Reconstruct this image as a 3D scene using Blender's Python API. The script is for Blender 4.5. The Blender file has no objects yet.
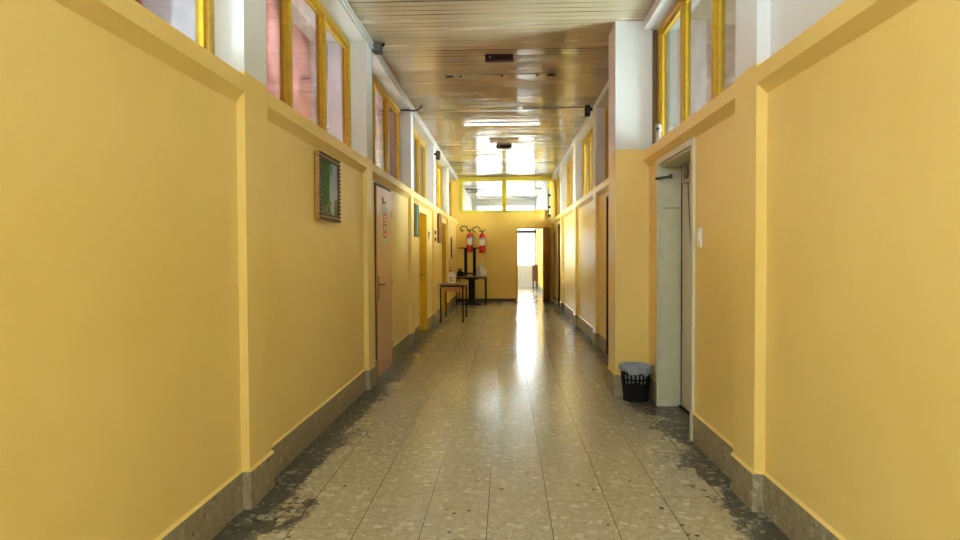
import bpy, bmesh, math, random
from mathutils import Vector, Matrix

random.seed(7)
C = bpy.context.scene.collection
PI = math.pi

# ------------------------------------------------------------------ camera
CAM_H = 1.32
yaw, pitch, roll = math.atan(26/640), math.atan(16/640), math.radians(-0.25)
fwd = Vector((-math.sin(yaw)*math.cos(pitch), math.cos(yaw)*math.cos(pitch), -math.sin(pitch)))
rt = Vector((math.cos(yaw), math.sin(yaw), 0)); up = rt.cross(fwd)
r2 = math.cos(roll)*rt + math.sin(roll)*up
u2 = -math.sin(roll)*rt + math.cos(roll)*up
cam = bpy.data.cameras.new('camera'); cam.lens = 24; cam.sensor_width = 36; cam.clip_start = 0.05
cam_o = bpy.data.objects.new('camera', cam); C.objects.link(cam_o)
M4 = Matrix(((r2.x, u2.x, -fwd.x, 0), (r2.y, u2.y, -fwd.y, 0), (r2.z, u2.z, -fwd.z, CAM_H), (0, 0, 0, 1)))
cam_o.matrix_world = M4
bpy.context.scene.camera = cam_o

# ------------------------------------------------------------------ world, lights, exposure
W = bpy.data.worlds.new('sky'); bpy.context.scene.world = W; W.use_nodes = True
W.node_tree.nodes['Background'].inputs[0].default_value = (0.84, 0.94, 1.0, 1)
W.node_tree.nodes['Background'].inputs[1].default_value = 4.5

def area(name, loc, direction, sx, sy, power, col=(1, 1, 1), portal=False, spread=PI):
    l = bpy.data.lights.new(name, 'AREA'); l.shape = 'RECTANGLE'; l.size = sx; l.size_y = sy
    l.energy = power; l.color = col; l.spread = spread
    if portal: l.cycles.is_portal = True
    o = bpy.data.objects.new(name, l); C.objects.link(o); o.location = loc
    o.rotation_euler = Vector(direction).to_track_quat('-Z', 'Z').to_euler()
    return o
COOL = (0.82, 0.95, 1.0)
area('daylight_far_window', (0, 25.32, 2.05), (0, -1, 0), 2.3, 2.4, 1, portal=True)
area('daylight_back_window', (0, -2.95, 2.75), (0, 1, -0.15), 1.8, 0.7, 28, COOL)
# area lights added in the side rooms for daylight coming in over the ledges
SP = math.radians(150)
area('fill_left_near_room', (-4.3, 1.6, 1.35), (1, 0, 0.1), 3.0, 1.4, 300, (0.70, 0.92, 1.0))  # added lamp, no window here; brightens the wall behind the near panes
area('fill_left_washroom', (-2.36, 6.4, 1.3), (1, 0, 0.15), 5.4, 1.2, 500, (0.72, 0.97, 0.97))  # unseen lamp below sill height, added to light the pink panes
area('daylight_left_rooms', (-4.3, 13.5, 3.3), (1, 0, -0.4), 8.2, 1.0, 1500, COOL, spread=SP)
area('fill_right_end_rooms', (4.3, 14.9, 2.9), (-1, 0, -0.15), 5.6, 1.0, 1500, COOL, spread=SP)  # extra lamp added to brighten the end of the corridor
area('fill_beyond', (-1.30, 21.5, 1.5), (1, 0, -0.5), 5.5, 1.6, 150, COOL)  # added fill, kept out of sight, for the floor past the end doorway
area('fill_right_near_room', (4.3, 4.85, 1.3), (-1, 0, 0.1), 2.3, 1.4, 200, (0.76, 0.97, 0.98))  # low lamp added to lift the walls behind the right panes
area('daylight_right_rooms', (4.3, 10.6, 2.95), (-1, 0, -0.3), 14.0, 0.9, 2500, COOL, spread=SP)

vs = bpy.context.scene.view_settings
bpy.context.scene.display_settings.display_device = 'sRGB'
vs.view_transform = 'Standard'; vs.look = 'None'; vs.exposure = 1.22; vs.gamma = 1.0; vs.use_curve_mapping = False

# ------------------------------------------------------------------ helpers
def s2l(c):
    c /= 255.0
    return c/12.92 if c <= 0.04045 else ((c+0.055)/1.055)**2.4
def rgb(r, g, b): return (s2l(r), s2l(g), s2l(b), 1)

class N:
    """small node-graph writer"""
    def __init__(s, name):
        s.m = bpy.data.materials.new(name); s.m.use_nodes = True
        s.t = s.m.node_tree; s.b = s.t.nodes['Principled BSDF']
    def n(s, typ, **kw):
        x = s.t.nodes.new(typ)
        for k, v in kw.items(): setattr(x, k, v)
        return x
    def put(s, sock, v):
        if isinstance(v, bpy.types.NodeSocket): s.t.links.new(v, sock)
        else: sock.default_value = v
    def math(s, op, a, b=0.0, c=None, clamp=False):
        x = s.n('ShaderNodeMath', operation=op); x.use_clamp = clamp
        s.put(x.inputs[0], a); s.put(x.inputs[1], b)
        if c is not None: s.put(x.inputs[2], c)
        return x.outputs[0]
    def mix(s, f, a, b, blend='MIX'):
        x = s.n('ShaderNodeMix', data_type='RGBA', blend_type=blend)
        s.put(x.inputs[0], f); s.put(x.inputs[6], a); s.put(x.inputs[7], b)
        return x.outputs[2]
    def step(s, v, lo, hi):
        x = s.n('ShaderNodeMapRange', interpolation_type='SMOOTHSTEP')
        s.put(x.inputs[0], v); s.put(x.inputs[1], lo); s.put(x.inputs[2], hi)
        return x.outputs[0]
    def coord(s):
        return s.n('ShaderNodeTexCoord').outputs['Object']
    def sep(s, v):
        x = s.n('ShaderNodeSeparateXYZ'); s.put(x.inputs[0], v); return x.outputs
    def comb(s, a, b, c=0.0):
        x = s.n('ShaderNodeCombineXYZ')
        for i, v in enumerate((a, b, c)): s.put(x.inputs[i], v)
        return x.outputs[0]
    def scale(s, v, k):
        x = s.n('ShaderNodeVectorMath', operation='MULTIPLY'); s.put(x.inputs[0], v); x.inputs[1].default_value = k
        return x.outputs[0]
    def noise(s, v, sc, det=3.0, rough=0.55, dim='3D'):
        x = s.n('ShaderNodeTexNoise'); s.put(x.inputs['Vector'], v)
        x.inputs['Scale'].default_value = sc; x.inputs['Detail'].default_value = det; x.inputs['Roughness'].default_value = rough
        return x.outputs['Fac']
    def voro(s, v, sc, feature='F1', rnd=1.0):
        x = s.n('ShaderNodeTexVoronoi', feature=feature); s.put(x.inputs['Vector'], v)
        x.inputs['Scale'].default_value = sc; x.inputs['Randomness'].default_value = rnd
        return x
    def white(s, v):
        x = s.n('ShaderNodeTexWhiteNoise', noise_dimensions='3D'); s.put(x.inputs['Vector'], v)
        return x.outputs['Value']
    def bump(s, h, strength=0.2, dist=0.01):
        x = s.n('ShaderNodeBump'); x.inputs['Strength'].default_value = strength; x.inputs['Distance'].default_value = dist
        s.put(x.inputs['Height'], h); s.t.links.new(x.outputs[0], s.b.inputs['Normal'])
    def col(s, v): s.put(s.b.inputs['Base Color'], v)
    def rough(s, v): s.put(s.b.inputs['Roughness'], v)
    def set(s, **kw):
        for k, v in kw.items(): s.b.inputs[k.replace('_', ' ')].default_value = v

def simple(name, c, rough=0.5, metal=0.0, var=0.06, nsc=18.0, bump=0.0, spec=0.5):
    k = N(name); v = k.coord(); nz = k.noise(v, nsc)
    dark = tuple(x*(1-2.2*var) for x in c[:3])+(1,); lite = tuple(min(1, x*(1+var)) for x in c[:3])+(1,)
    k.col(k.mix(k.step(nz, 0.25, 0.75), dark, lite)); k.rough(rough)
    k.b.inputs['Metallic'].default_value = metal; k.b.inputs['Specular IOR Level'].default_value = spec
    if bump: k.bump(k.noise(v, nsc*4), bump, 0.002)
    return k.m

# ------------------------------------------------------------------ materials
WHITE = rgb(228, 231, 233)
def wall_paint(name='wall_paint', line=2.260):
    k = N(name); v = k.coord(); x, y, z = k.sep(v)
    wob = k.math('MULTIPLY', k.math('SUBTRACT', k.noise(v, 4.0), 0.5), 0.012)
    isw = k.step(k.math('ADD', z, wob), line, line+0.003)
    ye = k.mix(k.step(k.noise(v, 1.3, 4.0), 0.3, 0.75), rgb(242, 212, 124), rgb(247, 218, 135))
    # old repairs and rubbed patches in the oil paint
    patch = k.math('MULTIPLY', k.step(k.noise(v, 3.1, 5.0, 0.6), 0.6, 0.72), 0.22)
    ye = k.mix(patch, ye, rgb(239, 206, 116))
    k.col(k.mix(isw, ye, WHITE))
    k.rough(k.math('ADD', 0.36, k.math('MULTIPLY', isw, 0.25)))
    k.b.inputs['Specular IOR Level'].default_value = 0.45
    h = k.math('ADD', k.noise(v, 160.0, 2.0), k.math('MULTIPLY', k.noise(v, 9.0, 3.0), 1.6))
    k.bump(h, 0.22, 0.0035)
    return k.m
M_WALL = wall_paint(); M_WALLR = wall_paint('right_wall_paint', 2.272)
M_WHITE = simple('white_wall_paint', WHITE, 0.6, var=0.02)

def chips(k, v, out, sc, thr, size, c1, c2, amt=1.0, stretch=(1, 1, 1)):
    vv = k.scale(v, stretch)
    warp = k.n('ShaderNodeTexNoise'); k.put(warp.inputs['Vector'], vv); warp.inputs['Scale'].default_value = sc*1.7; warp.inputs['Detail'].default_value = 2
    add = k.n('ShaderNodeVectorMath', operation='MULTIPLY_ADD'); k.put(add.inputs[0], warp.outputs['Color'])
    add.inputs[1].default_value = (0.8/sc,)*3; k.put(add.inputs[2], vv)
    vo = k.voro(add.outputs[0], sc)
    r, g, b = k.sep(vo.outputs['Color'])
    on = k.math('GREATER_THAN', r, thr)
    lim = k.math('MULTIPLY', size, k.math('ADD', 0.55, k.math('MULTIPLY', g, 0.6)))
    inside = k.math('LESS_THAN', vo.outputs['Distance'], lim)
    m = k.math('MULTIPLY', k.math('MULTIPLY', on, inside), amt)
    return k.mix(m, out, k.mix(b, c1, c2))

def terrazzo(name, floor):
    k = N(name); v = k.coord(); x, y, z = k.sep(v)
    base = k.mix(k.step(k.noise(v, 22.0, 4.0, 0.7), 0.3, 0.7), rgb(166, 159, 138), rgb(200, 193, 170))
    if floor:
        w = 0.313
        cx = k.math('DIVIDE', k.math('ADD', x, 0.722+3*w), w); ci = k.math('FLOOR', cx); cf = k.math('SUBTRACT', cx, ci)
        ro = k.white(k.comb(ci, 3.7, 1.0))
        ry = k.math('ADD', k.math('DIVIDE', y, 0.62), ro); ri = k.math('FLOOR', ry); rf = k.math('SUBTRACT', ry, ri)
        tid = k.white(k.comb(ci, ri, 5.0)); tid2 = k.white(k.comb(ci, ri, 9.0))
        base = k.mix(k.math('MULTIPLY', tid, 0.5), base, rgb(190, 181, 156))
        # each slab is cut from its own cast
        v = k.n('ShaderNodeVectorMath', operation='ADD'); k.put(v.inputs[0], k.coord()); k.put(v.inputs[1], k.comb(k.math('MULTIPLY', tid, 7.0), k.math('MULTIPLY', tid2, 5.0))); v = v.outputs[0]
        # worn grey edge along the skirting
        ax = k.math('ABSOLUTE', x)
        dist = k.math('SUBTRACT', 1.33, ax)
        co = k.coord()
        reach = k.math('MULTIPLY', k.math('SUBTRACT', k.noise(k.scale(co, (1.6, 1.0, 1)), 2.6, 5.0, 0.62), 0.28), 0.85)
        worn = k.step(k.math('ADD', k.math('SUBTRACT', reach, dist), k.math('MULTIPLY', k.math('SUBTRACT', k.sep(k.voro(k.coord(), 30.0).outputs['Color'])[0], 0.5), 0.09)), -0.05, 0.07)
        lim = k.step(dist, 0.45, 0.25)
        worn = k.math('MULTIPLY', worn, lim)
        base = k.mix(k.math('MULTIPLY', worn, 0.92), base, rgb(72, 72, 70))
    c = chips(k, v, base, 95.0, 0.45, 0.42, rgb(134, 124, 98), rgb(194, 188, 164), 0.75)
    if floor: c = k.mix(k.math('MULTIPLY', worn, 0.7), c, rgb(74, 74, 72))
    c = chips(k, v, c, 44.0, 0.5, 0.42, rgb(156, 146, 120), rgb(212, 206, 184), 0.8, (1, 1, 1))
    if floor: c = k.mix(k.math('MULTIPLY', worn, 0.6), c, rgb(76, 76, 74))
    c = chips(k, v, c, 17.0, 0.54, 0.40, rgb(186, 182, 160), rgb(234, 230, 212), 0.9)
    c = chips(k, v, c, 28.0, 0.72, 0.40, rgb(184, 178, 154), rgb(228, 224, 206), 0.8)
    c = chips(k, v, c, 26.0, 0.955, 0.30, rgb(38, 34, 30), rgb(84, 74, 62), 0.95)
    if floor:
        c = k.mix(k.math('MULTIPLY', worn, 0.45), c, rgb(66, 67, 66))
        jx = k.math('MINIMUM', cf, k.math('SUBTRACT', 1.0, cf)); jy = k.math('MINIMUM', rf, k.math('SUBTRACT', 1.0, rf))
        joint = k.math('MAXIMUM', k.math('LESS_THAN', jx, 0.007), k.math('MULTIPLY', k.math('LESS_THAN', jy, 0.0028), 0.6))
        c = k.mix(k.math('MULTIPLY', joint, 0.85), c, rgb(58, 54, 46))
        scuff = k.noise(k.coord(), 5.0, 6.0, 0.65)
        rr = k.math('ADD', 0.13, k.math('MULTIPLY', tid2, 0.07))
        rr = k.math('ADD', rr, k.math('MULTIPLY', k.step(scuff, 0.45, 0.75), 0.10))
        rr = k.math('ADD', rr, k.math('MULTIPLY', worn, 0.16))
        k.rough(rr)
        k.b.inputs['Specular IOR Level'].default_value = 0.55
        h = k.math('SUBTRACT', k.noise(k.coord(), 6.0, 2.0), k.math('MULTIPLY', joint, 0.25))
        k.bump(h, 0.10, 0.006)
    else:
        c = k.mix(0.5, c, rgb(124, 104, 62)); k.rough(0.5); k.b.inputs['Specular IOR Level'].default_value = 0.3
    k.col(c)
    return k.m
M_FLOOR = terrazzo('terrazzo_floor', True)
M_BASE = terrazzo('terrazzo_skirting', False)

def plank_mat():
    k = N('varnished_ceiling_plank'); v = k.coord(); x, y, z = k.sep(v)
    pid = k.white(k.comb(k.math('FLOOR', k.math('DIVIDE', y, 0.1)), 2.0, 4.0))
    c = k.mix(pid, rgb(198, 186, 156), rgb(210, 198, 170))
    g = k.noise(k.scale(v, (1.2, 22, 1)), 3.0, 4.0, 0.6)
    c = k.mix(k.math('MULTIPLY', k.step(g, 0.35, 0.8), 0.3), c, rgb(176, 164, 132))
    matt = k.step(k.noise(k.scale(v, (0.55, 4.2, 1)), 1.0, 3.0, 0.6), 0.47, 0.56)
    k.col(c); k.rough(k.math('ADD', k.math('ADD', 0.035, k.math('MULTIPLY', pid, 0.05)), k.math('MULTIPLY', matt, 0.20))); k.b.inputs['Specular IOR Level'].default_value = 0.7
    return k.m
M_PLANK = plank_mat()
M_GAP = simple('dark_gap', rgb(60, 46, 30), 0.8)
M_FRAME = simple('ochre_window_paint', rgb(206, 164, 28), 0.35, var=0.08, nsc=30)
M_FRAME_END = simple('mustard_window_paint', rgb(228, 208, 44), 0.4, var=0.06, nsc=30)

def glass_mat(name='window_glass', tint=(0.97, 0.98, 0.97, 1)):
    k = N(name); t = k.t
    tr = k.n('ShaderNodeBsdfTransparent'); tr.inputs[0].default_value = tint
    gl = k.n('ShaderNodeBsdfGlossy'); gl.inputs['Roughness'].default_value = 0.03
    fr = k.n('ShaderNodeFresnel'); fr.inputs[0].default_value = 1.45
    nz = k.noise(k.coord(), 6.0, 2.0)
    f = k.math('MULTIPLY', fr.outputs[0], k.math('ADD', 0.75, k.math('MULTIPLY', nz, 0.2)))
    mx = k.n('ShaderNodeMixShader'); k.put(mx.inputs[0], f)
    t.links.new(tr.outputs[0], mx.inputs[1]); t.links.new(gl.outputs[0], mx.inputs[2])
    t.links.new(mx.outputs[0], t.nodes['Material Output'].inputs[0])
    return k.m
M_GLASS = glass_mat()

def tile_mat(name, c, c2, size=0.15):
    k = N(name); v = k.coord(); x, y, z = k.sep(v)
    zz = k.math('DIVIDE', z, size); f = k.math('FRACT', zz)
    j = k.math('LESS_THAN', f, 0.05)
    hh = k.math('FRACT', k.math('DIVIDE', k.math('ADD', x, y), size)); j2 = k.math('LESS_THAN', hh, 0.04)
    j = k.math('MAXIMUM', j, j2)
    col = k.mix(k.noise(v, 5.0), c, c2)
    k.col(k.mix(k.math('MULTIPLY', j, 0.35), col, rgb(170, 110, 105))); k.rough(0.3)
    return k.m
M_PINK = tile_mat('pink_wall_tile', rgb(232, 150, 146), rgb(240, 170, 166))
M_SALMON = tile_mat('salmon_wall_tile', rgb(186, 58, 50), rgb(204, 82, 74), 0.3)
M_LILAC = simple('lilac_wall_paint', rgb(216, 208, 222), 0.6, var=0.02)
M_MAUVE = simple('mauve_wall_paint', rgb(204, 172, 164), 0.6, var=0.03)
M_ROOMFLOOR = simple('room_floor', rgb(170, 168, 172), 0.5)

# ------------------------------------------------------------------ mesh building
def nb(): return bmesh.new()
def box(bm, x0, x1, y0, y1, z0, z1):
    x0, x1 = min(x0, x1), max(x0, x1); y0, y1 = min(y0, y1), max(y0, y1); z0, z1 = min(z0, z1), max(z0, z1)
    vs_ = [bm.verts.new(p) for p in ((x0,y0,z0),(x1,y0,z0),(x1,y1,z0),(x0,y1,z0),(x0,y0,z1),(x1,y0,z1),(x1,y1,z1),(x0,y1,z1))]
    for f in ((3,2,1,0),(4,5,6,7),(0,1,5,4),(1,2,6,5),(2,3,7,6),(3,0,4,7)): bm.faces.new([vs_[i] for i in f])
    return bm
def prism(bm, pts, a0, a1, axis='y'):
    """closed profile extruded along an axis; pts are (x,z) for axis y, (x,y) for z, (y,z) for x"""
    def P(p, a):
        return (p[0], a, p[1]) if axis == 'y' else ((p[0], p[1], a) if axis == 'z' else (a, p[0], p[1]))
    A = [bm.verts.new(P(p, a0)) for p in pts]; B = [bm.verts.new(P(p, a1)) for p in pts]
    n = len(pts)
    for i in range(n): bm.faces.new((A[i], A[(i+1) % n], B[(i+1) % n], B[i]))
    bm.faces.new(A[::-1]); bm.faces.new(B)
    return bm
def tube(bm, pts, r, seg=10, closed=False, caps=True):
    pts = [Vector(p) for p in pts]; n = len(pts); rings = []
    rad = r if isinstance(r, (list, tuple)) else [r]*n
    prev = None
    for i, p in enumerate(pts):
        if closed: t = pts[(i+1) % n]-pts[i-1]
        else: t = (pts[min(i+1, n-1)]-pts[max(i-1, 0)])
        t.normalize()
        if prev is None:
            a = Vector((0, 0, 1)) if abs(t.z) < 0.9 else Vector((1, 0, 0))
            u = t.cross(a).normalized()
        else:
            u = (prev - t*prev.dot(t)).normalized()
        prev = u; w = t.cross(u)
        rings.append([bm.verts.new(p + rad[i]*(math.cos(2*PI*k/seg)*u + math.sin(2*PI*k/seg)*w)) for k in range(seg)])
    m = n if closed else n-1
    for i in range(m):
        a, b = rings[i], rings[(i+1) % n]
        for k in range(seg): bm.faces.new((a[k], a[(k+1) % seg], b[(k+1) % seg], b[k]))
    if caps and not closed:
        bm.faces.new(rings[0][::-1]); bm.faces.new(rings[-1])
    return bm
def lathe(bm, prof, cx=0, cy=0, seg=24, a0=0.0, a1=2*PI, cap=True):
    full = abs(a1-a0-2*PI) < 1e-6
    m = seg if full else seg+1; rings = []
    for (r, z) in prof:
        rings.append([bm.verts.new((cx+r*math.cos(a0+(a1-a0)*k/seg), cy+r*math.sin(a0+(a1-a0)*k/seg), z)) for k in range(m)])
    for i in range(len(prof)-1):
        for k in range(seg):
            k2 = (k+1) % m
            bm.faces.new((rings[i][k], rings[i][k2], rings[i+1][k2], rings[i+1][k]))
    if full and cap:
        if prof[0][0] > 1e-5: bm.faces.new(rings[0][::-1])
        if prof[-1][0] > 1e-5: bm.faces.new(rings[-1])
    return bm
def fillet(pts, r, seg=6):
    pts = [Vector(p) for p in pts]; out = [pts[0]]
    for i in range(1, len(pts)-1):
        p = pts[i]; a = (pts[i-1]-p).normalized(); b = (pts[i+1]-p).normalized()
        p0, p1 = p+a*r, p+b*r
        for k in range(seg+1):
            t = k/seg; out.append(p0*(1-t)**2 + p*2*t*(1-t) + p1*t*t)
    out.append(pts[-1]); return out

def obj(name, bm, mat, parent=None, smooth=False, bevel=0.0, at=None):
    """link a bmesh as one object; geometry given in the parent's space (or moved so its origin is `at`)"""
    bmesh.ops.recalc_face_normals(bm, faces=bm.faces)
    me = bpy.data.meshes.new(name)
    if at is not None: bmesh.ops.translate(bm, verts=bm.verts, vec=-Vector(at))
    bm.to_mesh(me); bm.free()
    for m in (mat if isinstance(mat, (list, tuple)) else [mat]): me.materials.append(m)
    if smooth:
        for p in me.polygons: p.use_smooth = True
        me.set_sharp_from_angle(angle=math.radians(40))
    o = bpy.data.objects.new(name, me); C.objects.link(o)
    if parent: o.parent = parent
    if at is not None: o.location = at
    if bevel:
        b = o.modifiers.new('edge', 'BEVEL'); b.width = bevel; b.segments = 2; b.limit_method = 'ANGLE'; b.angle_limit = math.radians(40)
    return o
def tag(o, label, cat, group=None):
    o['label'] = label; o['category'] = cat
    if group: o['group'] = group
    return o
def thing(name, label, cat, loc=(0, 0, 0), rz=0.0, group=None):
    o = bpy.data.objects.new(name, None); C.objects.link(o); o.location = loc; o.rotation_euler = (0, 0, rz); o.empty_display_size = 0.1
    return tag(o, label, cat, group)
def struct(name, bm, mat, **kw):
    o = obj(name, bm, mat, **kw); o['kind'] = 'structure'; return o
def struct_root(name, loc=(0, 0, 0)):
    o = bpy.data.objects.new(name, None); C.objects.link(o); o.location = loc; o['kind'] = 'structure'; return o

# ------------------------------------------------------------------ dimensions of the corridor
Y0, YE, YF = -3.0, 17.7, 25.4
PXL, RXL, PXR, RXR, OX = -1.335, -1.38, 1.26, 1.315, 1.56
ZL0, ZL1, ZLI, ZT, ZC = 2.158, 2.240, 2.100, 3.355, 3.44
PIL = [(0.38, 0.65), (3.25, 3.56), (6.15, 6.41), (9.02, 9.28), (11.90, 12.18), (14.80, 15.08)]
PILR = [(0.38, 0.65), (3.29, 3.59), (5.95, 6.35), (9.06, 9.32), (11.70, 12.05), (14.66, 14.95)]
doorsL = [(6.69, 7.57, 2.075), (10.15, 11.10, 2.02), (13.75, 14.66, 2.02)]
doorsR = [(4.555, 5.56, 2.09), (7.55, 8.43, 2.06), (15.25, 16.15, 2.06)]

# ------------------------------------------------------------------ floor
bm = nb(); box(bm, -1.6, 1.6, Y0-0.2, YF+0.2, -0.1, 0)
struct('floor', bm, M_FLOOR)

# ------------------------------------------------------------------ ceiling of varnished planks laid across the corridor
bm = nb(); w = 0.1; y = Y0; rr = random.Random(3); nx, ny = 20, 4; walk = 0.0; phase = 0.0; XA, XB = -1.42, 1.42
while y < YF:
    walk = 0.9*walk+rr.gauss(0, 0.006); tilt = walk+rr.gauss(0, 0.009); crown = 0.0002+rr.random()*0.0005; dz = rr.gauss(0, 0.0008); phase += rr.gauss(0, 0.8); ph = phase; amp = 0.0006+rr.random()*0.0008; lean = rr.gauss(0, 0.0006)
    g = 0.0042 if rr.random() < 0.85 else 0.006
    grid = []
    for i in range(nx+1):
        row = []
        fx = i/nx; X = XA+(XB-XA)*fx
        for j in range(ny+1):
            t = j/ny-0.5
            Z = ZC+dz+tilt*t*w*1.6*(1+0.5*math.sin(fx*5+ph))+crown*(4*t*t)*1.0+amp*math.sin(fx*14+ph)*t*2+lean*(fx-0.5)
            row.append(bm.verts.new((X, y+g+(w-2*g)*(t+0.5), Z)))
        grid.append(row)
    for i in range(nx):
        for j in range(ny):
            f = bm.faces.new((grid[i][j], grid[i+1][j], grid[i+1][j+1], grid[i][j+1])); f.smooth = True
    y += w
top = nb()
ceil = obj('ceiling', bm, M_PLANK); ceil['kind'] = 'structure'
for p in ceil.data.polygons: p.use_smooth = True
top.free()
bm = nb(); box(bm, -1.6, 1.6, Y0-0.2, YF+0.2, ZC+0.012, ZC+0.1)
struct('ceiling_slab', bm, M_GAP)

# ------------------------------------------------------------------ long walls
def long_wall(name, s, px, rx, pil, doors, plain, mat, dz_ledge=0.0):
    bm = nb(); ZL0, ZL1, ZLI = 2.158+dz_ledge, 2.240+dz_ledge, 2.100+dz_ledge*1.6; px, rx, ox = abs(px), abs(rx), OX
    bays = []
    for i in range(len(pil)+1):
        a = Y0 if i == 0 else pil[i-1][1]
        b = YE if i == len(pil) else pil[i][0]
        bays.append((a, b))
    for i, (a, b) in enumerate(pil):
        box(bm, s*px, s*ox, a, b, 0, ZC+0.03)
    for i, (a, b) in enumerate(bays):
        y = a
        for (da, db, dz) in doors:
            if a <= da < b:
                box(bm, s*rx, s*ox, y, da, 0, ZLI); box(bm, s*rx, s*ox, da, db, dz, ZLI); y = db
        box(bm, s*rx, s*ox, y, b, 0, ZLI)
        prism(bm, [(s*px, ZL0), (s*px, ZL1), (s*ox, ZL1), (s*ox, ZLI-0.0), (s*rx, ZLI)], a, b)
        if i in plain: box(bm, s*(rx+0.012), s*ox, a, b, ZL1, ZC+0.03)
        else: box(bm, s*px, s*ox, a, b, ZT, ZC+0.03)
    struct(name, bm, mat)
    return bays
baysL = long_wall('wall_left', -1, PXL, RXL, PIL, doorsL, (), M_WALL)
baysR = long_wall('wall_right', 1, PXR, RXR, PILR, doorsR, (0, 1), M_WALLR, 0.013)
bm = nb(); box(bm, 1.008, PXR, 5.95, 6.35, 0, ZC+0.03); box(bm, PXR-0.001, 1.34, 5.9495, 6.3, 0.0, ZC)
struct('pillar', bm, M_WALLR)

# skirting of terrazzo
def skirting(name, s, px, rx, pil, doors, bays, pillar=False, lip='trim_2'):
    bm = nb(); lb = nb(); px, rx = abs(px), abs(rx); t, h = 0.012, 0.195
    for i, (a, b) in enumerate(bays):
        y = a
        for (da, db, dz) in doors:
            if a <= da < b:
                if da-y > 0.02: box(bm, s*(rx-t), s*(rx+0.02), y, da-0.005, 0, h); prism(lb, [(s*(rx-t), h), (s*rx, h+0.014), (s*(rx+0.01), h)], y, da-0.005)
                y = db+0.005
        if b-y > 0.02: box(bm, s*(rx-t), s*(rx+0.02), y, b, 0, h); prism(lb, [(s*(rx-t), h), (s*rx, h+0.014), (s*(rx+0.01), h)], y, b)
    for i, (a, b) in enumerate(pil):
        x = 1.008 if (pillar and i == 2) else px
        box(bm, s*(x-t), s*(rx+0.02), a-t, b+t, 0, h); prism(lb, [(s*(x-t), h), (s*x, h+0.014), (s*(x+0.03), h)], a-t, b+t); prism(lb, [(a-t, h), (a, h+0.014), (a+0.02, h)], s*x, s*rx, 'x')
    struct(name, bm, M_BASE); struct(lip, lb, M_WALL)
skirting('baseboard_left', -1, PXL, RXL, PIL, doorsL, baysL)
skirting('baseboard_right', 1, PXR, RXR, PILR, doorsR, baysR, True, 'trim_3')

# ------------------------------------------------------------------ windows above the ledge
wn = [0]
M_REVEAL = simple('shaded_reveal_brown', rgb(112, 90, 56), 0.6)
def clerestory(s, plane, y0, y1, n, label, mat=M_FRAME, reveal=False):
    wn[0] += 1
    root = struct_root('window_%d' % wn[0], (s*plane, y0, ZL1)); root['label'] = label
    L, Hh = y1-y0, ZT-ZL1
    bm = nb(); fw, fd = 0.06, 0.035
    box(bm, -fd, fd, 0, L, 0, fw); box(bm, -fd, fd, 0, L, Hh-fw, Hh)
    ys = [i*L/n for i in range(n+1)]
    for i, y in enumerate(ys):
        a = min(max(y-fw/2, 0), L-fw); box(bm, -fd, fd, a, a+fw, fw, Hh-fw)
    # stepped inner bead of every light
    for i in range(n):
        a, b = ys[i]+fw*0.5, ys[i+1]-fw*0.5
        if i == 0: a = fw
        if i == n-1: b = L-fw
        q = 0.018
        for (ya, yb, za, zb) in ((a, a+q, fw, Hh-fw), (b-q, b, fw, Hh-fw), (a, b, fw, fw+q), (a, b, Hh-fw-q, Hh-fw)):
            box(bm, -0.016, 0.016, ya, yb, za, zb)
    obj('window_frame', bm, mat, root, bevel=0.004)
    if reveal:
        bm = nb(); box(bm, -0.078, -0.036, L, L+0.011, 0.002, Hh-0.002); box(bm, -0.036, 0.03, L, L+0.011, 0.002, Hh-0.002); obj('reveal_shade_strip', bm, M_REVEAL, root)  # dark strip: shade of the window reveal put into its colour
    for i in range(n):
        bm = nb(); box(bm, -0.002, 0.002, ys[i]+0.045, ys[i+1]-0.045, fw+0.01, Hh-fw-0.01)
        obj('window_pane', bm, M_GLASS, root)
names = ['row of ochre framed panes above the near left wall panel', 'three ochre framed panes above the framed landscape painting',
         'ochre framed panes above the pink door', 'yellow framed panes above the yellow doorway', 'ochre framed panes above the brown framed picture', 'last left window beside the end wall']
clerestory(-1, 1.522, PIL[0][1], PIL[1][0], 3, names[0])
for i in range(1, 5): clerestory(-1, 1.522, PIL[i][1], PIL[i+1][0], 3, names[i])
clerestory(-1, 1.522, PIL[5][1], YE, 3, names[5])
clerestory(1, 1.42, PILR[1][1], PILR[2][0]-0.012, 3, 'three ochre framed panes above the pale metal door', reveal=True)
clerestory(1, 1.43, PILR[2][1], PILR[3][0], 3, 'ochre framed panes just beyond the square pillar')
clerestory(1, 1.43, PILR[3][1], PILR[4][0], 3, 'yellow framed panes above the shiny right wall panel')
clerestory(1, 1.43, PILR[4][1], PILR[5][0], 3, 'narrow looking ochre panes far down the right wall')
clerestory(1, 1.43, PILR[5][1], YE, 3, 'last right window beside the end wall')

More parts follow.
